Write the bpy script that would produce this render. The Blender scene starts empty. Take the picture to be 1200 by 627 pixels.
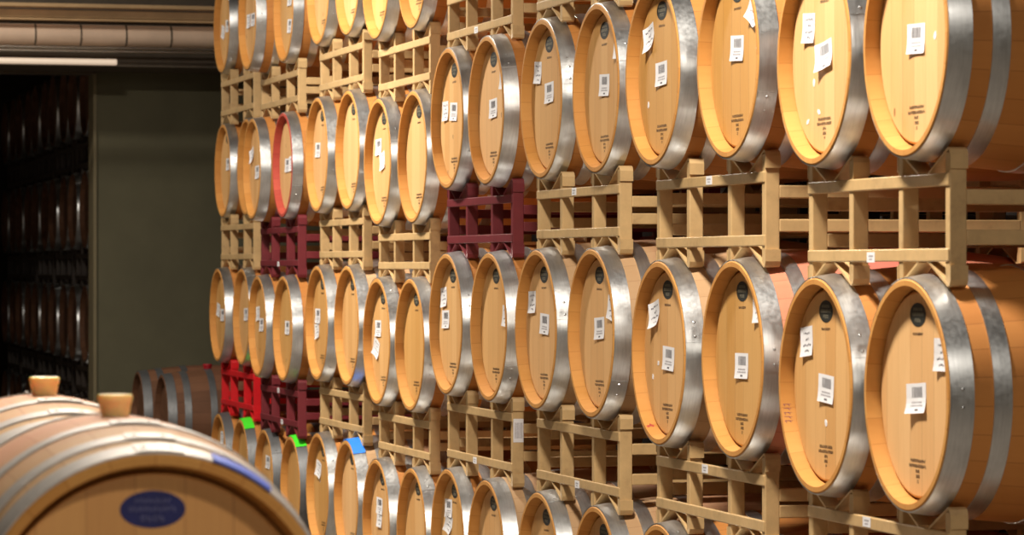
import bpy, bmesh, math, random
from mathutils import Vector, Matrix

sc = bpy.context.scene
COL = sc.collection
PI = math.pi
CAM_Z = 1.62
YAW = math.radians(14.65)

# ------------------------------------------------------------------ camera
cd = bpy.data.cameras.new('camera')
cam = bpy.data.objects.new('camera', cd)
COL.objects.link(cam)
cam.location = (0, 0, CAM_Z)
cam.rotation_euler = (PI / 2, 0, -YAW)
cd.sensor_width = 36.0
cd.lens = 117.0
cd.clip_start = 0.05
cd.clip_end = 200
cd.dof.use_dof = True
cd.dof.focus_distance = 11.3
cd.dof.aperture_fstop = 7.8
sc.camera = cam

# ------------------------------------------------------------------ light and exposure
sc.view_settings.view_transform = 'Standard'
sc.view_settings.look = 'None'
sc.view_settings.gamma = 1.0
sc.view_settings.use_curve_mapping = False
sc.view_settings.exposure = 0.0

w = bpy.data.worlds.new('world')
sc.world = w
w.use_nodes = True
w.node_tree.nodes['Background'].inputs[0].default_value = (1.0, 0.80, 0.56, 1)
w.node_tree.nodes['Background'].inputs[1].default_value = 0.075

LAMP_COLOR = (1.0, 0.93, 0.83)
LAMPS = [(0.4, -2.2, 210), (2.5, 2.4, 110), (1.75, 8.0, 310), (1.45, 14.9, 370), (0.9, 20.4, 85)]  # last one is added fill to brighten the far beams and duct
LAMP_Z = 4.5
for (lx, ly, le) in LAMPS:
    ld = bpy.data.lights.new('high_bay_light', 'AREA')
    ld.shape = 'DISK'
    ld.size = 0.45
    ld.energy = le
    ld.color = LAMP_COLOR
    lo = bpy.data.objects.new('high_bay_light', ld)
    lo.location = (lx, ly, LAMP_Z)
    COL.objects.link(lo)

# ------------------------------------------------------------------ material helpers
def new_mat(name):
    m = bpy.data.materials.new(name)
    m.use_nodes = True
    nt = m.node_tree
    b = nt.nodes['Principled BSDF']
    return m, nt, b

def nd(nt, t, **kw):
    n = nt.nodes.new(t)
    for k, v in kw.items():
        setattr(n, k, v)
    return n

def mth(nt, op, a, b=None, c=None):
    n = nt.nodes.new('ShaderNodeMath')
    n.operation = op
    for i, v in enumerate((a, b, c)):
        if v is None:
            continue
        if isinstance(v, (int, float)):
            n.inputs[i].default_value = v
        else:
            nt.links.new(v, n.inputs[i])
    return n.outputs[0]

def mixc(nt, fac, a, b, mode='MIX'):
    n = nt.nodes.new('ShaderNodeMix')
    n.data_type = 'RGBA'
    n.blend_type = mode
    for sock, v in ((n.inputs[0], fac), (n.inputs[6], a), (n.inputs[7], b)):
        if isinstance(v, (int, float)):
            sock.default_value = v
        elif isinstance(v, tuple):
            sock.default_value = (*v[:3], 1)
        else:
            nt.links.new(v, sock)
    return n.outputs[2]

def ramp(nt, fac, stops):
    n = nt.nodes.new('ShaderNodeValToRGB')
    el = n.color_ramp.elements
    while len(el) < len(stops):
        el.new(0.5)
    for e, (p, c) in zip(el, stops):
        e.position = p
        e.color = (*c, 1)
    nt.links.new(fac, n.inputs[0])
    return n.outputs[0]

def noise(nt, vec, scale, detail=3, rough=0.5):
    n = nt.nodes.new('ShaderNodeTexNoise')
    n.inputs['Scale'].default_value = scale
    n.inputs['Detail'].default_value = detail
    n.inputs['Roughness'].default_value = rough
    nt.links.new(vec, n.inputs['Vector'])
    return n.outputs['Fac']

def obj_coord(nt, offset=True, scale=(1, 1, 1)):
    tc = nt.nodes.new('ShaderNodeTexCoord')
    v = tc.outputs['Object']
    if scale != (1, 1, 1) or offset:
        mp = nt.nodes.new('ShaderNodeMapping')
        mp.inputs['Scale'].default_value = scale
        nt.links.new(v, mp.inputs['Vector'])
        if offset:
            oi = nt.nodes.new('ShaderNodeObjectInfo')
            cx = nt.nodes.new('ShaderNodeCombineXYZ')
            for i in range(3):
                nt.links.new(mth(nt, 'MULTIPLY', oi.outputs['Random'], 37.0 + 11 * i), cx.inputs[i])
            nt.links.new(cx.outputs[0], mp.inputs['Location'])
        v = mp.outputs[0]
    return v

def mat_head(name, light, dark, seam):
    """oak planks standing upright: boards across the local y axis"""
    m, nt, b = new_mat(name)
    tc = nt.nodes.new('ShaderNodeTexCoord')
    sp = nt.nodes.new('ShaderNodeSeparateXYZ')
    nt.links.new(tc.outputs['Object'], sp.inputs[0])
    oi = nt.nodes.new('ShaderNodeObjectInfo')
    yy = mth(nt, 'ADD', mth(nt, 'DIVIDE', sp.outputs[1], 0.078), mth(nt, 'MULTIPLY', oi.outputs['Random'], 13.7))
    idx = mth(nt, 'FLOOR', yy)
    fr = mth(nt, 'FRACT', yy)
    wn = nt.nodes.new('ShaderNodeTexWhiteNoise')
    wn.noise_dimensions = '2D'
    cx = nt.nodes.new('ShaderNodeCombineXYZ')
    nt.links.new(idx, cx.inputs[0])
    nt.links.new(mth(nt, 'MULTIPLY', oi.outputs['Random'], 91.0), cx.inputs[1])
    nt.links.new(cx.outputs[0], wn.inputs['Vector'])
    grain = noise(nt, obj_coord(nt, True, (4, 26, 1.6)), 5.0, 5, 0.6)
    fine = noise(nt, obj_coord(nt, True, (10, 130, 3)), 4.0, 3, 0.6)
    f = mth(nt, 'ADD', mth(nt, 'MULTIPLY', wn.outputs['Value'], 0.55), mth(nt, 'MULTIPLY', grain, 0.60))
    f = mth(nt, 'ADD', f, mth(nt, 'MULTIPLY', mth(nt, 'SUBTRACT', fine, 0.5), 0.25))
    col = mixc(nt, f, light, dark)
    hs = nt.nodes.new('ShaderNodeHueSaturation')
    nt.links.new(col, hs.inputs['Color'])
    nt.links.new(mth(nt, 'MULTIPLY_ADD', oi.outputs['Random'], 0.22, 0.89), hs.inputs['Value'])
    nt.links.new(mth(nt, 'MULTIPLY_ADD', oi.outputs['Random'], -0.12, 1.06), hs.inputs['Saturation'])
    d = mth(nt, 'ABSOLUTE', mth(nt, 'SUBTRACT', fr, 0.5))
    sm = mth(nt, 'MULTIPLY', mth(nt, 'GREATER_THAN', d, 0.488), mth(nt, 'MULTIPLY_ADD', wn.outputs['Value'], 0.7, 0.12))
    col = mixc(nt, sm, hs.outputs[0], seam)
    # small knots
    vn = nt.nodes.new('ShaderNodeTexVoronoi')
    vn.inputs['Scale'].default_value = 4.2
    nt.links.new(obj_coord(nt, True, (1, 1.6, 0.9)), vn.inputs['Vector'])
    kn = mth(nt, 'LESS_THAN', vn.outputs['Distance'], 0.045)
    col = mixc(nt, mth(nt, 'MULTIPLY', kn, 0.65), col, (0.10, 0.035, 0.01))
    nt.links.new(col, b.inputs['Base Color'])
    b.inputs['Roughness'].default_value = 0.55
    return m

def mat_staves(name, light, dark, seam, wine=0.0, count=27):
    """long curved staves around the local x axis"""
    m, nt, b = new_mat(name)
    tc = nt.nodes.new('ShaderNodeTexCoord')
    sp = nt.nodes.new('ShaderNodeSeparateXYZ')
    nt.links.new(tc.outputs['Object'], sp.inputs[0])
    oi = nt.nodes.new('ShaderNodeObjectInfo')
    ang = mth(nt, 'MULTIPLY', mth(nt, 'ARCTAN2', sp.outputs[1], sp.outputs[2]), count / (2 * PI))
    ang = mth(nt, 'ADD', ang, 100.0)
    idx = mth(nt, 'FLOOR', ang)
    fr = mth(nt, 'FRACT', ang)
    wn = nt.nodes.new('ShaderNodeTexWhiteNoise')
    wn.noise_dimensions = '2D'
    cx = nt.nodes.new('ShaderNodeCombineXYZ')
    nt.links.new(idx, cx.inputs[0])
    nt.links.new(mth(nt, 'MULTIPLY', oi.outputs['Random'], 57.0), cx.inputs[1])
    nt.links.new(cx.outputs[0], wn.inputs['Vector'])
    grain = noise(nt, obj_coord(nt, True, (1.2, 14, 14)), 4.0, 5, 0.6)
    f = mth(nt, 'ADD', mth(nt, 'MULTIPLY', wn.outputs['Value'], 0.45), mth(nt, 'MULTIPLY', grain, 0.5))
    col = mixc(nt, f, light, dark)
    d = mth(nt, 'ABSOLUTE', mth(nt, 'SUBTRACT', fr, 0.5))
    col = mixc(nt, mth(nt, 'MULTIPLY', mth(nt, 'GREATER_THAN', d, 0.485), 0.55), col, seam)
    if wine:
        # wine spilled at the bung, running down both sides of the belly
        dx = mth(nt, 'ABSOLUTE', mth(nt, 'SUBTRACT', sp.outputs[0], 0.465))
        nn = noise(nt, obj_coord(nt, True, (5, 3, 3)), 2.2, 4, 0.6)
        wf = mth(nt, 'SUBTRACT', mth(nt, 'MULTIPLY_ADD', nn, 0.9, 0.8 * wine - 0.2), mth(nt, 'MULTIPLY', dx, 1.9))
        wf = mth(nt, 'MULTIPLY', mth(nt, 'MAXIMUM', mth(nt, 'MINIMUM', wf, 1.0), 0.0), wine)
        col = mixc(nt, wf, col, (0.62, 0.17, 0.12))
    nt.links.new(col, b.inputs['Base Color'])
    b.inputs['Roughness'].default_value = 0.68
    b.inputs['Specular IOR Level'].default_value = 0.25
    return m

def mat_steel(name, base, rough=0.36, metallic=0.85):
    m, nt, b = new_mat(name)
    n1 = noise(nt, obj_coord(nt, True, (60, 5, 5)), 3.0, 4, 0.6)
    n2 = noise(nt, obj_coord(nt, True, (3, 3, 3)), 4.0, 3, 0.55)
    n3 = noise(nt, obj_coord(nt, True, (8, 8, 8)), 9.0, 2, 0.5)
    f = mth(nt, 'ADD', mth(nt, 'MULTIPLY', n1, 0.45), mth(nt, 'MULTIPLY', n2, 0.55))
    lo = tuple(c * 0.78 for c in base)
    hi = tuple(min(1, c * 1.18) for c in base)
    col = ramp(nt, f, [(0.3, lo), (0.7, hi)])
    nt.links.new(col, b.inputs['Base Color'])
    b.inputs['Metallic'].default_value = metallic
    nt.links.new(mth(nt, 'MULTIPLY_ADD', n3, 0.20, rough - 0.09), b.inputs['Roughness'])
    return m

def mat_paint(name, base, grime, rough=0.5, amount=0.5):
    m, nt, b = new_mat(name)
    n1 = noise(nt, obj_coord(nt, True, (1, 1, 1)), 6.0, 5, 0.65)
    n2 = noise(nt, obj_coord(nt, True, (1, 1, 1)), 38.0, 3, 0.6)
    f = mth(nt, 'ADD', mth(nt, 'MULTIPLY', n1, 0.75), mth(nt, 'MULTIPLY', n2, 0.35))
    col = ramp(nt, f, [(0.38, base), (0.60, tuple(c * 0.86 for c in base)), (0.78, tuple(a * (1 - amount) + g * amount for a, g in zip(base, grime)))])
    nt.links.new(col, b.inputs['Base Color'])
    b.inputs['Roughness'].default_value = rough
    return m

def mat_plain(name, base, rough=0.6, var=0.12, scale=5.0, metallic=0.0):
    m, nt, b = new_mat(name)
    n1 = noise(nt, obj_coord(nt, False), scale, 5, 0.6)
    lo = tuple(c * (1 - var) for c in base)
    hi = tuple(min(1, c * (1 + var)) for c in base)
    nt.links.new(ramp(nt, n1, [(0.3, lo), (0.7, hi)]), b.inputs['Base Color'])
    b.inputs['Roughness'].default_value = rough
    b.inputs['Metallic'].default_value = metallic
    return m

M = {}
M['head'] = mat_head('oak_head', (0.79, 0.475, 0.19), (0.62, 0.31, 0.09), (0.22, 0.08, 0.02))
M['head_amber'] = mat_head('amber_oak_head', (0.66, 0.32, 0.07), (0.52, 0.22, 0.04), (0.22, 0.08, 0.02))
M['chime'] = mat_staves('oak_chime', (0.64, 0.32, 0.085), (0.49, 0.20, 0.04), (0.36, 0.13, 0.025), count=24)
M['chime_red'] = mat_staves('wine_stained_chime', (0.55, 0.10, 0.06), (0.32, 0.035, 0.03), (0.15, 0.02, 0.02), count=24)
M['staves'] = mat_staves('oak_staves', (0.58, 0.24, 0.06), (0.44, 0.16, 0.033), (0.22, 0.07, 0.018), 0.2)
M['staves_wine'] = mat_staves('wine_splashed_staves', (0.72, 0.36, 0.20), (0.50, 0.19, 0.09), (0.16, 0.05, 0.02), 1.0)
M['staves_pale'] = mat_staves('pale_oak_staves', (0.56, 0.355, 0.19), (0.47, 0.275, 0.13), (0.32, 0.16, 0.07), 0.5)
M['staves_old'] = mat_staves('old_oak_staves', (0.22, 0.10, 0.05), (0.10, 0.042, 0.02), (0.03, 0.012, 0.008), 0.2)  # oak darkened to put the shade of back row and doorway into its colour
M['steel'] = mat_steel('galvanised_steel', (0.58, 0.58, 0.57), 0.32, 0.95)
M['steel_matte'] = mat_steel('matte_weathered_steel', (0.50, 0.45, 0.40), 0.58, 0.55)
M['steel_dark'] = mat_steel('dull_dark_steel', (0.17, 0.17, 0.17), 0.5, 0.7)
M['cream'] = mat_paint('cream_paint', (0.64, 0.42, 0.19), (0.20, 0.10, 0.04), 0.45, 0.55)
M['maroon'] = mat_paint('maroon_paint', (0.19, 0.022, 0.028), (0.06, 0.015, 0.015), 0.45, 0.5)
M['red'] = mat_paint('red_paint', (0.78, 0.012, 0.018), (0.45, 0.01, 0.01), 0.4, 0.4)
M['dim'] = mat_paint('dark_brown_paint', (0.07, 0.045, 0.03), (0.03, 0.02, 0.015), 0.5, 0.5)  # rack colour darkened to stand in for the shade of unlit spaces
M['paper'] = mat_plain('white_paper', (0.82, 0.80, 0.80), 0.7, 0.04, 20)
M['ink'] = mat_plain('grey_ink', (0.12, 0.11, 0.12), 0.7, 0.03, 4)
M['ink_light'] = mat_plain('faded_ink', (0.42, 0.39, 0.40), 0.7, 0.1, 40)
M['brand'] = mat_plain('burnt_brand', (0.05, 0.022, 0.01), 0.7, 0.2, 40)
M['logo'] = mat_plain('black_oval_print', (0.022, 0.024, 0.02), 0.55, 0.2, 40)
M['logo_mark'] = mat_plain('logo_lettering', (0.30, 0.27, 0.19), 0.6, 0.1, 40)
M['logo_blue'] = mat_plain('navy_oval_print', (0.012, 0.014, 0.10), 0.5, 0.15, 40)
M['logo_blue_mark'] = mat_plain('navy_lettering', (0.12, 0.12, 0.25), 0.5, 0.1, 40)
M['tape_green'] = mat_plain('green_tape', (0.06, 0.80, 0.02), 0.5, 0.05, 30)
M['tape_blue'] = mat_plain('blue_tape', (0.02, 0.22, 0.86), 0.5, 0.05, 30)
M['tape_violet'] = mat_plain('violet_blue_tape', (0.10, 0.16, 0.62), 0.5, 0.08, 30)
M['bung'] = mat_plain('amber_silicone', (0.84, 0.60, 0.26), 0.4, 0.05, 10)
M['bung'].node_tree.nodes['Principled BSDF'].inputs['Subsurface Weight'].default_value = 0.7
M['bung'].node_tree.nodes['Principled BSDF'].inputs['Subsurface Radius'].default_value = (0.03, 0.015, 0.004)
M['bung'].node_tree.nodes['Principled BSDF'].inputs['Subsurface Scale'].default_value = 1.0
M['red_bung'] = mat_plain('red_silicone', (0.40, 0.01, 0.02), 0.45, 0.05, 10)
M['purple'] = mat_plain('purple_crayon', (0.15, 0.03, 0.07), 0.7, 0.2, 60)
M['stain'] = mat_plain('wine_mark', (0.42, 0.05, 0.03), 0.7, 0.2, 60)

# ------------------------------------------------------------------ mesh helpers
class MB:
    def __init__(self):
        self.v = []; self.f = []; self.m = []; self.s = []
    def quad(self, pts, mat=0, smooth=False):
        b = len(self.v)
        self.v.extend(pts)
        self.f.append(tuple(range(b, b + len(pts))))
        self.m.append(mat); self.s.append(smooth)
    def box(self, x0, x1, y0, y1, z0, z1, mat=0, bev=0.0):
        if bev <= 0:
            b = len(self.v)
            self.v.extend([(x, y, z) for x in (x0, x1) for y in (y0, y1) for z in (z0, z1)])
            for q in ((0, 1, 3, 2), (4, 6, 7, 5), (0, 4, 5, 1), (2, 3, 7, 6), (0, 2, 6, 4), (1, 5, 7, 3)):
                self.f.append(tuple(b + i for i in q)); self.m.append(mat); self.s.append(False)
            return
        bm = bmesh.new()
        bmesh.ops.create_cube(bm, size=1.0)
        bmesh.ops.scale(bm, vec=(x1 - x0, y1 - y0, z1 - z0), verts=bm.verts)
        bmesh.ops.translate(bm, vec=((x0 + x1) / 2, (y0 + y1) / 2, (z0 + z1) / 2), verts=bm.verts)
        bmesh.ops.bevel(bm, geom=list(bm.edges), offset=bev, segments=2, affect='EDGES', profile=0.5)
        b = len(self.v)
        bm.verts.index_update()
        self.v.extend([tuple(v.co) for v in bm.verts])
        for f in bm.faces:
            self.f.append(tuple(b + v.index for v in f.verts)); self.m.append(mat); self.s.append(False)
        bm.free()
    def lathe(self, segs, n=64, mat=0, mats=None, axis='x', cap_end=False):
        """segs: lists of (x, r); each list shades smoothly, the joins are sharp"""
        for k, prof in enumerate(segs):
            mm = mats[k] if mats else mat
            b = len(self.v)
            for (x, r) in prof:
                for i in range(n):
                    a = 2 * PI * i / n
                    self.v.append((x, r * math.sin(a), r * math.cos(a)) if axis == 'x' else (r * math.sin(a), r * math.cos(a), x))
            for j in range(len(prof) - 1):
                for i in range(n):
                    i2 = (i + 1) % n
                    self.f.append((b + j * n + i, b + j * n + i2, b + (j + 1) * n + i2, b + (j + 1) * n + i))
                    self.m.append(mm); self.s.append(True)
    def disc(self, x, r, n=64, mat=0, flip=False, axis='x'):
        b = len(self.v)
        for i in range(n):
            a = 2 * PI * i / n
            self.v.append((x, r * math.sin(a), r * math.cos(a)) if axis == 'x' else (r * math.sin(a), r * math.cos(a), x))
        f = tuple(range(b, b + n))
        self.f.append(f[::-1] if flip else f); self.m.append(mat); self.s.append(False)
    def strip(self, pts, x0, x1, t, mat=0):
        """a bent flat bar: polyline in (y, z), thickness t, from x0 to x1"""
        n = len(pts)
        up = []; dn = []
        for i, (y, z) in enumerate(pts):
            a = pts[max(0, i - 1)]; c = pts[min(n - 1, i + 1)]
            dy, dz = c[0] - a[0], c[1] - a[1]
            l = math.hypot(dy, dz) or 1
            ny, nz = -dz / l * t / 2, dy / l * t / 2
            up.append((y + ny, z + nz)); dn.append((y - ny, z - nz))
        loop = up + dn[::-1]
        b = len(self.v)
        self.v.extend([(x0, y, z) for y, z in loop]); self.v.extend([(x1, y, z) for y, z in loop])
        k = len(loop)
        for i in range(k):
            j = (i + 1) % k
            self.f.append((b + i, b + j, b + k + j, b + k + i)); self.m.append(mat); self.s.append(False)
        for i in range(n - 1):
            self.f.append((b + i, b + k - 1 - i, b + k - 2 - i, b + i + 1)); self.m.append(mat); self.s.append(False)
            self.f.append((b + k + i, b + k + i + 1, b + 2 * k - 2 - i, b + 2 * k - 1 - i)); self.m.append(mat); self.s.append(False)
    def mesh(self, name, *mats):
        me = bpy.data.meshes.new(name)
        me.from_pydata(self.v, [], self.f)
        for m in mats:
            me.materials.append(m)
        me.polygons.foreach_set('material_index', self.m)
        me.polygons.foreach_set('use_smooth', self.s)
        me.update()
        bm = bmesh.new(); bm.from_mesh(me)
        bmesh.ops.recalc_face_normals(bm, faces=bm.faces)
        bm.to_mesh(me); bm.free()
        return me

def put(name, me, parent=None, loc=(0, 0, 0), rot=(0, 0, 0)):
    o = bpy.data.objects.new(name, me)
    COL.objects.link(o)
    o.location = loc; o.rotation_euler = rot
    if parent is not None:
        o.parent = parent
    return o

def thing(name, label, cat, loc=(0, 0, 0), rotz=0.0, group=None):
    o = bpy.data.objects.new(name, None)
    COL.objects.link(o)
    o.empty_display_size = 0.1
    o.location = loc; o.rotation_euler = (0, 0, rotz)
    o['label'] = label; o['category'] = cat
    if group:
        o['group'] = group
    return o

def tag(o, label, cat, group=None):
    o['label'] = label; o['category'] = cat
    if group:
        o['group'] = group
    return o

def structure(o):
    o['kind'] = 'structure'
    return o

# ------------------------------------------------------------------ the room shell
FAR_Y = 23.2
DOOR_X = 3.06
def slab(name, mat, x0, x1, y0, y1, z0, z1, bev=0.0):
    b = MB(); b.box(x0, x1, y0, y1, z0, z1, 0, bev)
    return structure(put(name, b.mesh(name, mat)))

M['concrete'] = mat_plain('concrete_floor', (0.20, 0.17, 0.14), 0.55, 0.25, 1.3)
M['plaster'] = mat_plain('olive_grey_plaster', (0.12, 0.107, 0.06), 0.85, 0.10, 3.0)
M['dark_wall'] = mat_plain('dark_wall_paint', (0.05, 0.04, 0.035), 0.85, 0.2, 2.0)
M['ceiling'] = mat_plain('brown_ceiling_boards', (0.10, 0.075, 0.05), 0.8, 0.2, 3.0)
M['beam'] = mat_plain('tan_timber', (0.62, 0.40, 0.20), 0.6, 0.15, 4.0)
M['joist'] = mat_plain('dark_joist', (0.10, 0.075, 0.05), 0.7, 0.2, 4.0)
M['jamb'] = mat_plain('door_jamb_paint', (0.20, 0.16, 0.085), 0.7, 0.1, 4.0)
M['pipe'] = mat_plain('bright_pipe', (0.78, 0.74, 0.66), 0.25, 0.08, 6.0, 1.0)
M['duct'] = mat_plain('tan_duct', (0.80, 0.58, 0.42), 0.5, 0.08, 5.0)
M['tube'] = mat_plain('white_tube', (0.80, 0.72, 0.62), 0.35, 0.04, 6.0)
M['tube'].node_tree.nodes['Principled BSDF'].inputs['Emission Color'].default_value = (1.0, 0.74, 0.52, 1)
M['tube'].node_tree.nodes['Principled BSDF'].inputs['Emission Strength'].default_value = 0.45

slab('floor', M['concrete'], -5.0, 6.2, -4.0, 36.0, -0.2, 0.0)
slab('ceiling', M['ceiling'], -5.0, 6.2, -4.0, 36.0, 4.75, 4.9)
slab('wall_right', M['dark_wall'], 6.0, 6.2, -4.0, 36.0, 0.0, 4.75)
slab('wall_far', M['plaster'], DOOR_X, 6.0, FAR_Y, FAR_Y + 0.22, 0.0, 4.75)
slab('trim_1', M['ceiling'], -5.0, DOOR_X, FAR_Y, FAR_Y + 0.22, 2.97, 4.75)
slab('wall_left', M['dark_wall'], -5.0, -0.2, FAR_Y, FAR_Y + 0.22, 0.0, 2.97)
slab('trim_2', M['jamb'], DOOR_X - 0.016, DOOR_X + 0.006, FAR_Y - 0.02, FAR_Y + 0.24, 0.0, 2.97)
slab('wall_back', M['dark_wall'], -5.0, 6.0, 35.8, 36.0, 0.0, 4.75)

# ------------------------------------------------------------------ barrels
BL = 0.93
RB, RC = 0.325, 0.285
def rad(x):
    return RB - (RB - RC) * ((x - BL / 2) / (BL / 2)) ** 2

def staves_mesh(name, mat, chime):
    b = MB()
    out = [(0.004 + (BL - 0.008) * i / 24.0, rad(0.004 + (BL - 0.008) * i / 24.0)) for i in range(25)]
    front = [[(0.0, 0.2685), (0.0, 0.2815)], [(0.0, 0.2815), (0.004, rad(0.004))]]
    inner = [[(0.040, 0.2615), (0.0, 0.2685)], [(0.052, 0.2660), (0.040, 0.2615)]]
    croze = [[(0.052, 0.20), (0.052, 0.2660)]]
    b.lathe(croze, 64, 1)
    b.lathe(inner, 64, 1)
    b.lathe(front, 64, 1)
    b.lathe([out], 64, 0)
    b.lathe([[(BL - 0.004, rad(BL - 0.004)), (BL, 0.2815)], [(BL, 0.2815), (BL, 0.2685)], [(BL, 0.2685), (BL - 0.035, 0.2605)], [(BL - 0.035, 0.2605), (BL - 0.035, 0.0005)]], 64, 1)
    return b.mesh(name, mat, chime)

ST = {}
ST['std'] = staves_mesh('staves', M['staves'], M['chime'])
ST['wine'] = staves_mesh('staves', M['staves_wine'], M['chime'])
ST['pale'] = staves_mesh('staves', M['staves_pale'], M['chime'])
ST['red'] = staves_mesh('staves', M['staves'], M['chime_red'])
ST['old'] = staves_mesh('staves', M['staves_old'], M['staves_old'])

def head_mesh(mat):
    b = MB()
    b.lathe([[(0.0345, 0.0005), (0.0345, 0.2485)], [(0.0345, 0.2485), (0.036, 0.2535), (0.046, 0.2545)]], 64, 0)
    return b.mesh('head', mat)
HEAD = head_mesh(M['head'])
HEAD_AMBER = head_mesh(M['head_amber'])
HEAD_DIMMED = head_mesh(M['staves_old'])

def hoop_mesh(x0, x1, mat, rivets=True):
    b = MB()
    t = 0.0032
    k = 5
    xs = [x0 + (x1 - x0) * i / k for i in range(k + 1)]
    outer = [(x, rad(x) + t) for x in xs]
    b.lathe([[(x0, rad(x0) + 0.0002), (x0, rad(x0) + t - 0.0006), (x0 + 0.0008, rad(x0) + t)], outer, [(x1 - 0.0008, rad(x1) + t), (x1, rad(x1) + t - 0.0006), (x1, rad(x1) + 0.0002)]], 72, 0)
    # the overlapping joint with two rivets, near the top
    if rivets:
        xm = (x0 + x1) / 2
        a0, a1 = -0.16, 0.10
        r = rad(xm) + t
        n = 8
        for i in range(n):
            p, q = a0 + (a1 - a0) * i / n, a0 + (a1 - a0) * (i + 1) / n
            e = 0.0022
            b.quad([(x0 + 0.001, (rad(x0) + t + e) * math.sin(p), (rad(x0) + t + e) * math.cos(p)), (x1 - 0.001, (rad(x1) + t + e) * math.sin(p), (rad(x1) + t + e) * math.cos(p)),
                    (x1 - 0.001, (rad(x1) + t + e) * math.sin(q), (rad(x1) + t + e) * math.cos(q)), (x0 + 0.001, (rad(x0) + t + e) * math.sin(q), (rad(x0) + t + e) * math.cos(q))], 0, True)
        for aa in (a0, a1):
            b.quad([(x0 + 0.001, (rad(x0) + t + e) * math.sin(aa), (rad(x0) + t + e) * math.cos(aa)), (x1 - 0.001, (rad(x1) + t + e) * math.sin(aa), (rad(x1) + t + e) * math.cos(aa)),
                    (x1 - 0.001, (rad(x1) + t) * math.sin(aa), (rad(x1) + t) * math.cos(aa)), (x0 + 0.001, (rad(x0) + t) * math.sin(aa), (rad(x0) + t) * math.cos(aa))], 0)
        for aa in (-0.10, 0.05):
            cen = Vector((xm, (r + 0.002) * math.sin(aa), (r + 0.002) * math.cos(aa)))
            up = Vector((0, math.sin(aa), math.cos(aa))); sd = Vector((1, 0, 0)); fw = up.cross(sd)
            rr = 0.0048
            rings = [(rr, 0.0), (rr * 0.85, 0.0013), (rr * 0.45, 0.0021), (0.0004, 0.0024)]
            for j in range(3):
                for i in range(8):
                    p, q = 2 * PI * i / 8, 2 * PI * (i + 1) / 8
                    def P(ring, ang):
                        return tuple(cen + sd * ring[0] * math.cos(ang) + fw * ring[0] * math.sin(ang) + up * ring[1])
                    b.quad([P(rings[j], p), P(rings[j], q), P(rings[j + 1], q), P(rings[j + 1], p)], 0, True)
    return b.mesh('hoop', mat)
HX = [(0.003, 0.060), (0.108, 0.152), (0.272, 0.314), (BL - 0.314, BL - 0.272), (BL - 0.152, BL - 0.108), (BL - 0.060, BL - 0.003)]
HOOPS = [hoop_mesh(a, c, M['steel']) for a, c in HX]
HOOPS_MATTE = [hoop_mesh(a, c, M['steel_matte']) for a, c in HX]
HOOPS_DARK = [hoop_mesh(a, c, M['steel_dark']) for a, c in HX]

# --- printed and burnt marks on the head
def glyphs(b, x, yc, zc, width, height, mat, rng, n=None):
    """a row of small letter-like strokes centred at (yc, zc); image right is local -y"""
    n = n or max(1, int(width / (height * 0.85)))
    cw = width / n
    st = height * 0.2
    for i in range(n):
        y0 = yc + width / 2 - i * cw - cw * 0.1
        y1 = y0 - cw * 0.74
        z0, z1 = zc - height / 2, zc + height / 2
        kind = rng.randrange(4)
        b.quad([(x, y0, z0), (x, y0 - st, z0), (x, y0 - st, z1), (x, y0, z1)], mat)
        if kind != 1:
            b.quad([(x, y0, z1 - st), (x, y1, z1 - st), (x, y1, z1), (x, y0, z1)], mat)
        if kind != 2:
            b.quad([(x, y0, z0), (x, y1, z0), (x, y1, z0 + st), (x, y0, z0 + st)], mat)
        if kind in (0, 3):
            b.quad([(x, y1 + st, z0), (x, y1, z0), (x, y1, z1), (x, y1 + st, z1)], mat)
        if kind in (1, 2):
            b.quad([(x, y0, zc - st / 2), (x, y1, zc - st / 2), (x, y1, zc + st / 2), (x, y0, zc + st / 2)], mat)

RH = 0.285
def logo_mesh(main, mark, seed):
    rng = random.Random(seed)
    b = MB()
    x = 0.0338
    zc = 0.69 * RH
    n = 40
    pts = [(x, 0.052 * math.sin(2 * PI * i / n), zc + 0.0295 * math.cos(2 * PI * i / n)) for i in range(n)]
    b.quad(pts, 0)
    b.quad([(0.0345, p[1], p[2]) for p in pts], 0)
    for i in range(n):
        p, q = pts[i], pts[(i + 1) % n]
        b.quad([p, q, (0.0345, q[1], q[2]), (0.0345, p[1], p[2])], 0)
    xm = x - 0.0003
    glyphs(b, xm, 0, zc + 0.0135, 0.058, 0.0075, 1, rng)
    glyphs(b, xm, 0, zc + 0.001, 0.076, 0.0085, 1, rng)
    glyphs(b, xm, 0, zc - 0.0135, 0.040, 0.0095, 1, rng)
    return b.mesh('logo', main, mark)
LOGO = [logo_mesh(M['logo'], M['logo_mark'], s) for s in (1, 2)]
LOGO_BLUE = logo_mesh(M['logo_blue'], M['logo_blue_mark'], 5)

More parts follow.
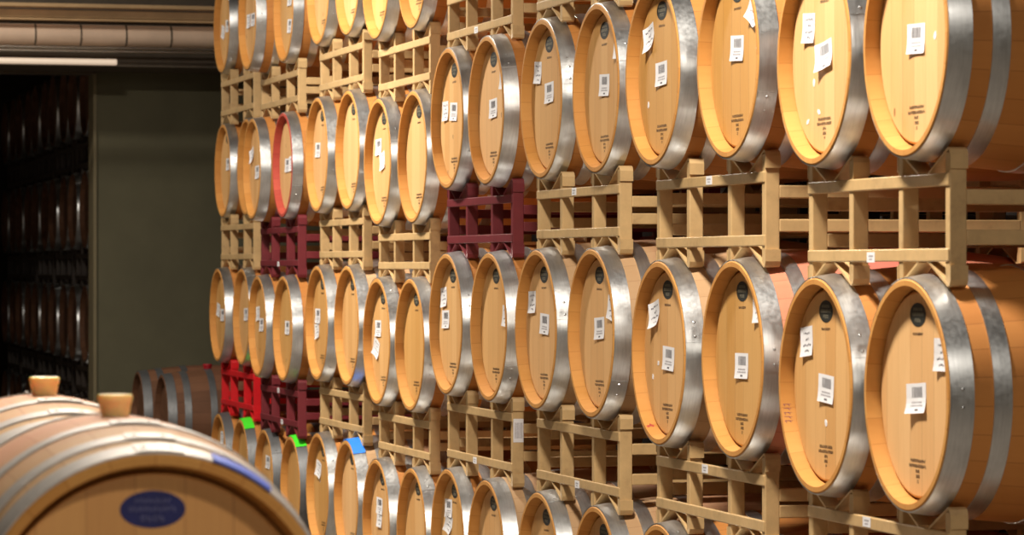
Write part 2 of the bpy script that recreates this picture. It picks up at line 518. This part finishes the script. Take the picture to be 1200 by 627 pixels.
def stamp_mesh(seed):
    rng = random.Random(seed)
    b = MB()
    x = 0.0341
    z = -0.57 * RH
    for wd in (0.098, 0.112, 0.026, 0.026, 0.012):
        glyphs(b, x, rng.uniform(-.003, .003), z, wd, 0.0076, 0, rng)
        z -= 0.0128
    return b.mesh('brand_stamp', M['brand'])
def maker_line_mesh(seed):
    b = MB()
    glyphs(b, 0.0341, 0, 0.525 * RH, 0.066, 0.0068, 0, random.Random(seed))
    return b.mesh('maker_line', M['brand'])
MAKER = [maker_line_mesh(s) for s in (31, 32)]
def scrap_mesh(seed):
    r_ = random.Random(seed); b = MB()
    n = 7
    pts = [(0.0337, 0.011 * r_.uniform(.5, 1) * math.cos(2 * PI * i / n), 0.014 * r_.uniform(.4, 1) * math.sin(2 * PI * i / n)) for i in range(n)]
    b.quad(pts, 0); b.quad([(q[0] + .0007, q[1], q[2]) for q in pts], 0)
    for i in range(n):
        p, q = pts[i], pts[(i + 1) % n]
        b.quad([p, q, (q[0] + .0007, q[1], q[2]), (p[0] + .0007, p[1], p[2])], 0)
    return b.mesh('paper_scrap', M['paper'])
SCRAP = [scrap_mesh(s) for s in (41, 42, 43)]
def rim_mark_mesh(kind):
    """marks on the inner wall of the chime: 'spot' a red blot, 'word' a few purple strokes"""
    r_ = random.Random(9); b = MB()
    def P(x, a):
        r = 0.2685 - (0.2685 - 0.2605) * x / 0.046 - 0.0005
        return (x, r * math.sin(a), r * math.cos(a))
    if kind == 'spot':
        a0 = PI - 0.50
        for (x0, x1, da, db) in ((.004, .016, -.03, .03), (.012, .024, -.055, .01), (.018, .030, -.02, .035)):
            b.quad([P(x0, a0), P((x0 + x1) / 2, a0 + da), P(x1, a0 + (da + db) / 2), P((x0 + x1) / 2, a0 + db)], 0)
    else:
        a = PI - 1.35
        for q in range(5):
            w_ = 0.028
            b.quad([P(.006, a), P(.028, a + .006), P(.026, a + .010), P(.006, a + .006)], 0)
            if q % 2 == 0:
                b.quad([P(.006, a), P(.008, a), P(.011, a + w_), P(.009, a + w_)], 0)
            b.quad([P(.016, a), P(.018, a), P(.024, a + w_), P(.022, a + w_)], 0)
            a += w_ + .016
    return b.mesh('rim_mark', M['stain' if kind == 'spot' else 'purple'])
STAMP = [stamp_mesh(s) for s in (11, 12, 13)]

def paper_mesh(kind, seed, curl=0.0, cut=0.0):
    """barcode sticker ('b') or hand-written slip ('h'); lies at local x = 0 facing -x"""
    rng = random.Random(seed)
    b = MB()
    W, H = (0.108, 0.074) if kind == 'b' else (0.080, 0.080)
    def X(y, z):
        u, v = y / W + 0.5, z / H + 0.5
        d = max(0.0, (u - 0.45)) ** 2 * 0.035 + max(0.0, 0.55 - v) ** 2 * 0.03
        return -d * curl
    n = 6
    def P(i, j, off=0.0):
        y = W / 2 - W * i / n; z = -H / 2 + H * j / n
        if cut and j < n / 2:
            y += (0.5 - j / n) * cut * (1 if i > n / 2 else 0) * W * (i / n)
        return (X(y, z) + off, y, z)
    for i in range(n):
        for j in range(n):
            b.quad([P(i, j), P(i + 1, j), P(i + 1, j + 1), P(i, j + 1)], 0, True)
            b.quad([P(i, j, .0004), P(i + 1, j, .0004), P(i + 1, j + 1, .0004), P(i, j + 1, .0004)], 0, True)
    def mark(y0, y1, z0, z1, m):
        # split along y so the mark follows the curl
        k = max(1, int(abs(y1 - y0) / 0.012))
        for q in range(k):
            a = y0 + (y1 - y0) * q / k; c = y0 + (y1 - y0) * (q + 1) / k
            b.quad([(X(a, z0) - .0005, a, z0), (X(c, z0) - .0005, c, z0), (X(c, z1) - .0005, c, z1), (X(a, z1) - .0005, a, z1)], m)
    if kind == 'b':
        y = 0.029
        while y > -0.029:
            wd = rng.choice((0.0022, 0.0034))
            mark(y, y - wd, 0.002, 0.028, 1)
            y -= wd + rng.choice((0.0024, 0.0034))
        for zz, hw in ((-0.010, 0.030), (-0.018, 0.034)):
            y = hw
            while y > -hw:
                wd = rng.uniform(0.004, 0.010)
                mark(y, max(-hw, y - wd), zz - 0.0022, zz + 0.0022, 2)
                y -= wd + 0.0025
        mark(0.010, -0.010, -0.031, -0.026, 1)
    else:
        for q, zz in enumerate((0.023, 0.007, -0.010, -0.026)):
            hw = (0.026, 0.010, 0.029, 0.013)[q] * rng.uniform(0.8, 1.15)
            y = hw
            while y > -hw:
                wd = rng.uniform(0.003, 0.007)
                dz = rng.uniform(-0.002, 0.002)
                mark(y, max(-hw - .002, y - wd), zz - 0.0025 + dz, zz + 0.0025 + dz, rng.choice((1, 2)))
                y -= wd + rng.uniform(0.001, 0.003)
    return b.mesh('paper_label', M['paper'], M['ink'], M['ink_light'])
PAPER = {('b', 0): [paper_mesh('b', s, 0.35) for s in (1, 2, 3)], ('b', 1): [paper_mesh('b', 4, 0.8)],
         ('h', 0): [paper_mesh('h', s, 0.5) for s in (21, 22, 23)], ('h', 1): [paper_mesh('h', 24, 1.0, 0.45), paper_mesh('h', 25, 0.9)]}

def tape_mesh(mat, a0, a1, x0=0.002, x1=0.061):
    b = MB()
    n = 10
    t = 0.0062
    for i in range(n):
        p, q = a0 + (a1 - a0) * i / n, a0 + (a1 - a0) * (i + 1) / n
        def P(x, a, e=0.0):
            r = rad(x) + t + e
            return (x, -r * math.sin(a), r * math.cos(a))
        b.quad([P(x0, p), P(x1, p), P(x1, q), P(x0, q)], 0, True)
        b.quad([P(x0, p), P(x0, q), P(x0, q, -.0035), P(x0, p, -.0035)], 0, True)
    return b.mesh('tape', mat)

def bung_mesh(mat):
    b = MB()
    b.lathe([[(0.300, 0.020), (0.322, 0.0225), (0.350, 0.0275), (0.354, 0.029)], [(0.354, 0.029), (0.362, 0.0300), (0.3655, 0.0285)], [(0.3655, 0.0285), (0.3655, 0.0003)]], 32, 0, axis='z')
    return b.mesh('bung', mat)
BUNG = bung_mesh(M['bung'])
BUNG_RED = bung_mesh(M['red_bung'])
TAPE = {'green': tape_mesh(M['tape_green'], -0.12, 0.62), 'blue': tape_mesh(M['tape_blue'], -0.20, 0.66), 'violet': tape_mesh(M['tape_violet'], 0.32, 0.68, -0.002, 0.050)}

rng = random.Random(7)
def barrel(loc, label, group, rotz=0.0, kind='std', scale=1.0, papers=(), logo=True, stamp=True, dark=False, tape=None, bung=None, blue=False, n_hoops=4, top_rivets=False, mark=None, scraps=()):
    t = thing('wine_barrel', label, 'barrel', loc, rotz, group)
    t.scale = (scale, scale, scale)
    dusky = kind == 'old'
    put('staves', ST[kind], t)
    put('head', HEAD_DIMMED if dusky else HEAD_AMBER if top_rivets else HEAD, t)
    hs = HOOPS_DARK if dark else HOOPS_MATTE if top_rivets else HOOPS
    for k in list(range(n_hoops - 1)) + [5] if n_hoops < 6 else range(6):
        a = 0.0 if top_rivets else rng.choice((0.9, 1.3, 1.7, 2.1, 0.5, -1.2, 3.3)) + rng.uniform(-.2, .2)
        put('hoop', hs[k], t, rot=(a, 0, 0))
    if blue:
        put('logo', LOGO_BLUE, t)
    elif logo:
        put('logo', rng.choice(LOGO), t)
    if stamp:
        put('brand_stamp', rng.choice(STAMP), t)
        put('maker_line', rng.choice(MAKER), t)
    for p in papers:
        kd, u, v = p[0], p[1], p[2]
        tilt = p[3] if len(p) > 3 else rng.uniform(-0.06, 0.06)
        cu = p[4] if len(p) > 4 else 0
        put('paper_label', rng.choice(PAPER[(kd, cu)]), t, (0.0338, -u * RH, v * RH), (tilt, 0, 0))
    for (u, v) in scraps:
        put('paper_scrap', rng.choice(SCRAP), t, (0, -u * RH, v * RH), (rng.uniform(0, 6), 0, 0))
    if mark:
        put('rim_mark', rim_mark_mesh(mark), t)
    if tape:
        o = put('tape', TAPE[tape], t)
        o['label'] = {'green': 'bright green tape', 'blue': 'bright blue tape', 'violet': 'violet blue tape'}[tape]
    if bung:
        put('bung', BUNG_RED if bung == 'red' else BUNG, t, (BL / 2 if bung != 'red' else 0.30, 0, -0.004 if bung != 'red' else -0.012))
    return t

# ------------------------------------------------------------------ racks
def rack_meshes(pitch, z_low, z_up, mat, floor_leg=False):
    """parts for a two-barrel rack; z_low / z_up = centres of the barrels below / above, relative to the rack's origin"""
    parts = []
    top = z_up - 0.272
    bot = (z_low + 0.272) if not floor_leg else z_low
    ru1 = z_up - 0.3275; ru0 = ru1 - 0.032
    rl0 = z_low + 0.3275; rl1 = rl0 + 0.032
    ys = [-pitch / 2 - .155, -pitch / 2 + .155, pitch / 2 - .155, pitch / 2 + .155]
    for (xa, xb, xr) in ((0.050, 0.094, 0.046), (BL - 0.094, BL - 0.050, BL - 0.0595)):
        for y in ys:
            b = MB()
            b.box(xa, xb, y - .015, y + .015, bot, top - 0.006, 0, 0.003)
            parts.append(('post', b.mesh('post', mat)))
        b = MB(); b.box(xr, xr + 0.0135, ys[0] - .013, ys[3] + .013, ru0, ru1, 0, 0.003)
        parts.append(('rail', b.mesh('rail', mat)))
        if not floor_leg:
            b = MB(); b.box(xr, xr + 0.0135, ys[0] - .013, ys[3] + .013, rl0, rl1, 0, 0.003)
            parts.append(('rail', b.mesh('rail', mat)))
        for c in (-pitch / 2, pitch / 2):
            b = MB()
            for sg in (1, -1):
                b.strip([(c + sg * .173, z_up - .318), (c + sg * .173, z_up - .284), (c + sg * .168, z_up - .273), (c + sg * .158, z_up - .2690), (c + sg * .143, z_up - .276), (c + sg * .034, z_up - .3265)], xa - .001, xb + .001, 0.006)
            parts.append(('saddle', b.mesh('saddle', mat)))
            if not floor_leg:
                b = MB()
                for sg in (1, -1):
                    b.strip([(c + sg * .173, z_low + .318), (c + sg * .173, z_low + .284), (c + sg * .168, z_low + .273), (c + sg * .158, z_low + .2690), (c + sg * .143, z_low + .276), (c + sg * .034, z_low + .3265)], xa - .001, xb + .001, 0.006)
                parts.append(('clip', b.mesh('clip', mat)))
    for y in (ys[0], ys[3]):
        zs = ((ru0 - 0.045, ru0 - 0.008), (rl1 + 0.008, rl1 + 0.045)) if not floor_leg else ((ru0 - 0.03, ru0 - 0.004),)
        for (za, zb) in zs:
            b = MB(); b.box(0.093, BL - 0.093, y - .016, y + .016, za, zb, 0, 0.003)
            parts.append(('side_tube', b.mesh('side_tube', mat)))
    return parts

def rack(x, y, z_low, z_up, pitch, color, label, group, floor_leg=False, sticker=None, yaw=0.0):
    t = thing('barrel_rack', label, 'barrel rack', (x, y, z_low if not floor_leg else 0.0), yaw, group)
    lo = 0.0
    for nm, me in rack_meshes(pitch, lo, z_up - (z_low if not floor_leg else 0.0), M[color], floor_leg):
        put(nm, me, t)
    hu = z_up - (z_low if not floor_leg else 0.0)
    if sticker:
        for (sx, where) in sticker:
            b = MB()
            if where == 'side':
                yy = -pitch / 2 - .155 - .0158
                b.box(0.052, 0.092, yy - .0006, yy + .0006, 0.44, 0.53)
                for q in range(7):
                    b.box(0.058 + 0.0045 * q, 0.0605 + 0.0045 * q, yy - .0009, yy + .0006, 0.455, 0.515, 1)
            else:
                zc = hu - .341 if where == 'up' else 0.339
                b.box(0.0452, 0.0461, -sx - .028, -sx + .028, zc - .013, zc + .013)
                b.box(0.0449, 0.0453, -sx - .016, -sx + .016, zc + .001, zc + .006, 1)
                b.box(0.0449, 0.0453, -sx - .010, -sx + .012, zc - .007, zc - .003, 1)
            put('sticker', b.mesh('sticker', M['paper'], M['ink_light']), t)
    return t

# ------------------------------------------------------------------ the wall of stacks (distances in metres)
# x, y of the stack's middle at the barrel fronts, pitch of its two barrels, heights of rows 1..4 above the camera, barrel size
STACKS = [
    dict(x=3.000, y=7.996, p=.664, z=(None, .557, -.313, -1.165), s=1.0),
    dict(x=3.056, y=9.545, p=.71, z=(None, .603, -.266, -1.085), s=1.0),
    dict(x=3.112, y=11.201, p=.72, z=(1.435, .607, -.223, -1.096), s=1.0),
    dict(x=3.167, y=12.825, p=.72, z=(1.440, .607, -.230, -1.108), s=1.0),
    dict(x=3.220, y=14.406, p=.69, z=(1.321, .479, -.335, -1.156), s=1.0),
    dict(x=3.276, y=16.046, p=.71, z=(1.404, .565, -.279, -1.118), s=1.0),
    dict(x=3.270, y=17.66, p=.75, z=(1.363, .543, -.320, -1.165), s=0.965),
    dict(x=3.320, y=19.25, p=.76, z=(1.440, .580, -.280, -1.145), s=0.965),
]
# how far single barrels are pushed in (+) or stick out (-) along their own length
PUSH = {(6, 1, 1): -.035, (6, 1, 0): -.06, (7, 0, 1): .03, (7, 1, 1): .025, (7, 1, 0): .02, (7, 0, 0): .035, (1, 1, 1): -.02, (1, 0, 1): -.01, (3, 0, 1): -.016, (3, 0, 3): -.016,
        (2, 0, 1): .012, (2, 1, 1): .015, (6, 0, 3): .036, (6, 1, 3): .032, (2, 0, 3): .01}
SCRAPS = {(1, 1, 2): [(-.35, -.12), (-.55, -.28)], (0, 0, 1): [(.42, .02)], (0, 1, 1): [(-.28, -.22), (-.15, -.5), (-.45, -.58)], (2, 0, 1): [(.5, -.35)], (1, 1, 1): [(-.5, -.32)],
          (1, 0, 1): [(.62, .08)], (5, 1, 3): [(-.3, .15)], (4, 0, 1): [(.45, -.05)], (0, 1, 2): [(.0, -.35)]}
RACK_COLOR = {(3, 1): 'maroon', (6, 1): 'maroon', (6, 2): 'maroon', (7, 2): 'red'}
STICK = {(1, 1): [(0.02, 'up')], (2, 1): [(-0.02, 'up')], (0, 1): [(-0.02, 'low')], (1, 2): [(-0.02, 'up')], (2, 2): [(0.02, 'low')], (3, 2): [(-.05, 'low'), (0, 'side')],
         (3, 0): [(-0.03, 'low')], (0, 2): [(-0.05, 'up')], (6, 2): [(0.0, 'up'), (0.1, 'low')], (6, 1): [(0.0, 'low')]}
PAPERS = {
    # (stack, side 0 = nearer the camera / 1 = farther, row): papers (kind, u, v, tilt, curled)
    (0, 0, 1): [('b', 0.0, .02, 0.03)], (0, 1, 1): [('h', -.40, .30, 0.05), ('b', .02, .02, -0.15, 1)],
    (1, 0, 1): [('b', 0.0, .12), ('h', .58, .45, 0.6, 1)], (1, 1, 1): [('h', -.42, .42, -0.3, 1), ('b', 0.0, 0.0)],
    (2, 0, 1): [('b', .02, .04), ('h', .60, .46)], (2, 1, 1): [('h', -.52, .36, 0.06), ('b', .02, .08)],
    (3, 0, 1): [('b', 0.0, .03), ('h', .55, .40)], (3, 1, 1): [('h', -.52, .13), ('b', -.02, .10, 0.05)],
    (4, 1, 1): [('b', -.40, .25), ('h', -.10, .02, -.2)], (5, 1, 1): [('b', -.40, .10)],
    (6, 0, 1): [('b', -.05, 0.0), ('h', .35, .02)], (6, 1, 1): [('h', -.50, .30, -.4, 1), ('b', .05, -.06)], (7, 1, 1): [('b', .10, .14)],
    (0, 0, 2): [('b', 0.0, -.03, -0.06, 1), ('h', .56, .36)], (0, 1, 2): [('h', -.50, .40, -0.1), ('b', .02, -.03, 0.06)],
    (1, 0, 2): [('b', 0.0, -.07), ('h', .54, .52)], (1, 1, 2): [('h', -.44, .42, -0.25, 1), ('b', .05, -.06)],
    (2, 0, 2): [('b', .02, .06), ('h', .55, .30, 0.2)], (2, 1, 2): [('h', -.54, .34), ('b', .05, .07)],
    (3, 0, 2): [('h', .55, .15, 0.1)], (3, 1, 2): [('h', -.52, .38, -0.1), ('b', -.42, .06)],
    (4, 1, 2): [('b', -.35, .20), ('h', -.45, -.12, 0.4, 1)],
    (5, 1, 2): [('b', -.40, .12), ('h', -.46, -.14, -.2)],
    (6, 0, 2): [('b', -.05, .02)], (6, 1, 2): [('h', -.45, .25, -.1), ('b', -.08, .03)],
    (7, 0, 2): [('b', 0.0, .05)], (7, 1, 2): [('h', -.45, .10, .2), ('b', .05, .0)],
    (5, 1, 0): [('b', -.2, .55)], (6, 0, 0): [('b', .12, .20), ('b', .12, -.32)], (6, 1, 0): [('h', -.40, 0.0), ('b', .08, .0)], (7, 1, 0): [('h', -.40, -.1, .3), ('b', .15, .0)],
    (7, 1, 3): [('h', -.10, .48)], (6, 1, 3): [('b', -.1, .35)], (5, 1, 3): [('h', -.35, .35, .3, 1)], (4, 1, 3): [('b', -.2, .25), ('h', -.2, .05)], (3, 1, 3): [('b', -.35, .42), ('h', -.3, .2, .3, 1)],
    (2, 1, 3): [('h', .4, .3)],
}
KINDS = {(1, 0, 2): 'wine', (1, 0, 1): 'std', (2, 0, 2): 'pale', (5, 0, 2): 'pale', (6, 0, 1): 'red', (2, 1, 2): 'pale', (5, 0, 3): 'pale', (3, 0, 3): 'pale', (2, 1, 3): 'pale', (2, 0, 3): 'pale', (4, 0, 2): 'std', (1, 1, 2): 'pale'}
TAPES = {(7, 0, 3): 'green', (6, 0, 3): 'green', (5, 0, 3): 'blue'}
ORD = ['first', 'second', 'third', 'fourth', 'fifth', 'sixth', 'seventh', 'eighth', 'ninth', 'tenth', 'eleventh', 'twelfth', 'thirteenth', 'fourteenth', 'fifteenth', 'sixteenth']
ROWN = ['top row', 'second row', 'third row', 'lowest row']
def paper_words(ps, row):
    k = len(ps)
    if k == 0:
        return 'with a bare head'
    if k == 1:
        return 'with one white label'
    return 'with two white labels'
def barrel_words(i, sd, r):
    key = (i, sd, r)
    w_ = 'oak wine barrel '
    if key in TAPES:
        w_ += 'with %s tape on its hoop' % TAPES[key]
    elif KINDS.get(key) == 'red':
        w_ += 'with wine-red rim'
    elif KINDS.get(key) == 'wine':
        w_ += 'with pink wine-stained belly'
    else:
        w_ += paper_words(PAPERS.get(key, []), r)
    n = 2 * i + sd
    return w_ + (', %s from the right, %s' % (ORD[n], ROWN[r]))

for i, S in enumerate(STACKS):
    x, y, p, s = S['x'], S['y'], S['p'], S['s']
    zr = [None if q is None else CAM_Z + q for q in S['z']]
    for r in range(4):
        if zr[r] is None:
            continue
        for sd, sg in ((0, -1), (1, 1)):
            key = (i, sd, r)
            jx = PUSH.get(key, rng.uniform(-0.006, 0.006))
            yw = math.radians(S.get('yaw', 0.0))
            dx, dy = jx, sg * p / 2
            barrel((x + dx * math.cos(yw) - dy * math.sin(yw), y + dx * math.sin(yw) + dy * math.cos(yw), zr[r] - (0.0 if s == 1 else 0.003)), barrel_words(i, sd, r), 'barrels in the %s of the stacks' % ROWN[r],
                   rotz=yw + rng.uniform(-0.003, 0.003), kind=KINDS.get(key, 'std'), scale=s, papers=PAPERS.get(key, ()), logo=(i < 6 or key == (7, 1, 1)), stamp=i < 6,
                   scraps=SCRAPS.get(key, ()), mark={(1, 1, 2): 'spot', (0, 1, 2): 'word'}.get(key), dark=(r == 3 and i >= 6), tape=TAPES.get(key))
    yw = math.radians(S.get('yaw', 0.0))
    for r in range(4):
        up = zr[r]
        color = RACK_COLOR.get((i, r), 'cream')
        if r == 3:
            rack(x, y, 0.0, up, p, 'cream', 'low cream floor rack under the %s and %s lowest-row barrels from the right' % (ORD[2 * i], ORD[2 * i + 1]), 'barrel racks', True, yaw=yw)
            continue
        if up is None and r == 0:
            continue
        cw = {'cream': 'cream', 'maroon': 'dark maroon', 'red': 'bright red'}[color]
        rack(x, y, zr[r + 1], up, p, color, '%s rack under the %s and %s barrels from the right, %s' % (cw, ORD[2 * i], ORD[2 * i + 1], ROWN[r]), 'barrel racks', sticker=STICK.get((i, r)), yaw=yw)

# ------------------------------------------------------------------ the back row of stacks, seen through the gaps of the front row
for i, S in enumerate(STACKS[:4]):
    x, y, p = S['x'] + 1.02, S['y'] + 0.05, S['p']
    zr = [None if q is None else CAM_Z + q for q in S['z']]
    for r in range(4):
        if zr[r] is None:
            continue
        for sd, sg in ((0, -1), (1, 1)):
            barrel((x, y + sg * p / 2, zr[r]), 'back row barrel behind the %s barrel from the right, %s' % (ORD[2 * i + sd], ROWN[r]), 'back row barrels', kind='old', logo=False, stamp=False, n_hoops=6)  # darker oak imitates the shade behind the front row
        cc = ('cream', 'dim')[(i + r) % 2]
        rack(x, y, zr[r + 1] if r < 3 else 0.0, zr[r], p, cc, '%s back row rack behind the %s barrel pair from the right, %s' % ({'cream': 'cream', 'dim': 'brown'}[cc], ORD[i], ROWN[r]), 'back row racks', r == 3)  # dimmed racks carry the shade of the gaps in their colour

# ------------------------------------------------------------------ the two barrels in front, seen from their ends
FX, FY, FZ = 0.777, 5.172, CAM_Z - 0.577
barrel((FX, FY, FZ), 'pale barrel close to the camera with navy oval print and violet tape on its rim', 'barrels close to the camera', rotz=PI / 2, kind='pale', papers=(), stamp=False, blue=True, tape='violet', bung='amber', n_hoops=6, top_rivets=True)
barrel((FX - 0.01, FY + 0.94, FZ), 'pale barrel with amber bung just behind the navy-printed barrel', 'barrels close to the camera', rotz=PI / 2, kind='pale', logo=False, stamp=False, bung='amber', n_hoops=6, top_rivets=True)
def floor_stand(xc, y0, zc, label):
    """a floor rack for one barrel lying along y"""
    t = thing('barrel_stand', label, 'barrel rack', (xc, y0, 0.0), 0, 'stands under the near barrels')
    for yy in (0.07, 0.86):
        for sg in (-1, 1):
            b = MB(); b.box(sg * .155 - .015, sg * .155 + .015, yy - .022, yy + .022, 0.0, zc - .278, 0, .003)
            put('post', b.mesh('post', M['cream']), t)
        b = MB(); b.box(-.17, .17, yy - .022, yy - .009, zc - .357, zc - .325, 0, .003)
        put('rail', b.mesh('rail', M['cream']), t)
        b = MB(); b.box(-.17, .17, yy - .022, yy - .009, 0.12, 0.16, 0, .003)
        put('rail', b.mesh('rail', M['cream']), t)
        b = MB()
        for sg in (1, -1):
            b.strip([(sg * .168, zc - .30), (sg * .160, zc - .274), (sg * .143, zc - .2705), (sg * .030, zc - .3225)], yy - .022, yy + .022, .006)
        b.v = [(q[1], q[0], q[2]) for q in b.v]
        put('saddle', b.mesh('saddle', M['cream']), t)
    for sg in (-1, 1):
        b = MB(); b.box(sg * .155 - .014, sg * .155 + .014, 0.09, 0.84, 0.12, 0.16, 0, .003)
        put('side_tube', b.mesh('side_tube', M['cream']), t)
floor_stand(FX, FY, FZ, 'cream stand carrying the navy-printed barrel close to the camera')
floor_stand(FX - 0.01, FY + 0.94, FZ, 'cream stand carrying the barrel behind the navy-printed one')

# ------------------------------------------------------------------ old barrels on the floor against the far wall
for k, (bx, by, nm) in enumerate(((3.21, 21.15, 'old brown barrel with red bung, low at the far wall beside the last stack'), (3.16, 21.86, 'old brown barrel farthest along the wall, behind the red-bunged one'))):
    barrel((bx, by, 0.648), nm, 'old barrels by the far wall', kind='old', logo=False, stamp=False, bung='red' if k == 0 else None, n_hoops=6, dark=True)
rack(3.185, 21.505, 0.0, 0.648, .71, 'cream', 'low cream rack under the two old brown barrels by the far wall', 'barrel racks', True)

# ------------------------------------------------------------------ dark barrels in the room beyond the doorway
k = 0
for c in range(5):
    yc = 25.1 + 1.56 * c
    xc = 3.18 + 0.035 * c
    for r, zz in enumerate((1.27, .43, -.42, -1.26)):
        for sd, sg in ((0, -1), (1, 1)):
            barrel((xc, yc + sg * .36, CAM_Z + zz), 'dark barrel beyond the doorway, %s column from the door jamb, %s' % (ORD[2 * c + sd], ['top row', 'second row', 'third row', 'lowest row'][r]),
                   'dark barrels beyond the doorway', kind='old', logo=False, stamp=False, n_hoops=4)  # staves coloured dark to imitate the unlit room
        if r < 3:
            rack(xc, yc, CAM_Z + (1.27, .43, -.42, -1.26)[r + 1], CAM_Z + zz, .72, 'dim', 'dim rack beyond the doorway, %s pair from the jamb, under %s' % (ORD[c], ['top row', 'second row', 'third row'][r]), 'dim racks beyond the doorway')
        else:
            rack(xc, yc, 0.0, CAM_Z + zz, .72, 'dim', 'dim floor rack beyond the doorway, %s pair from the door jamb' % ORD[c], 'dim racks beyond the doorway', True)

# ------------------------------------------------------------------ beams, duct, pipes and tube under the far ceiling
def bar_x(name, mat, x0, x1, y, z, r, n=24):
    b = MB()
    b.lathe([[(x0, 0.0003), (x0, r * .8), (x0 + r * .3, r)], [(x0 + r * .3, r), (x1 - r * .3, r)], [(x1 - r * .3, r), (x1, r * .8), (x1, 0.0003)]], n, 0)
    o = put(name, b.mesh(name, mat), None, (0, y, z))
    return o
def beam(label_, mat, y0, y1, z0, z1):
    b = MB(); b.box(-3.5, 5.6, y0, y1, z0, z1, 0, 0.004)
    o = put('ceiling_beam', b.mesh('ceiling_beam', mat))
    return structure(o)
beam('', M['joist'], 22.55, 23.2, 3.395, 3.47)
beam('', M['beam'], 22.30, 22.40, 3.362, 3.388)
beam('', M['beam'], 22.40, 22.56, 3.300, 3.352)
beam('', M['beam'], 22.28, 22.34, 3.272, 3.286)
beam('', M['joist'], 22.56, 23.2, 2.985, 3.40)
d = thing('air_duct', 'round tan air duct with seams running under the far ceiling', 'duct', (0, 22.42, 3.185))
b = MB(); b.lathe([[(-3.5, 0.0005), (-3.5, 0.07)], [(-3.5, 0.07), (5.6, 0.07)], [(5.6, 0.07), (5.6, 0.0005)]], 32)
put('tube', b.mesh('tube', M['duct']), d)
for q in range(26):
    xx = -2.635 + 0.305 * q
    b = MB(); b.lathe([[(xx - .006, .0702), (xx - .004, .0735), (xx + .004, .0735), (xx + .006, .0702)]], 32)
    put('seam_band', b.mesh('seam_band', M['joist']), d)
tag(bar_x('pipe', M['pipe'], -3.5, 5.6, 22.30, 3.095, 0.010, 16), 'upper of two thin bright pipes under the round duct', 'pipe', 'bright pipes')
tag(bar_x('pipe', M['pipe'], -3.5, 5.6, 22.24, 3.068, 0.010, 16), 'lower of two thin bright pipes under the round duct', 'pipe', 'bright pipes')
tag(bar_x('tube_lamp', M['tube'], 0.8, 3.10, 22.40, 3.005, 0.021, 20), 'pale tube lamp hanging above the dark doorway', 'lamp')
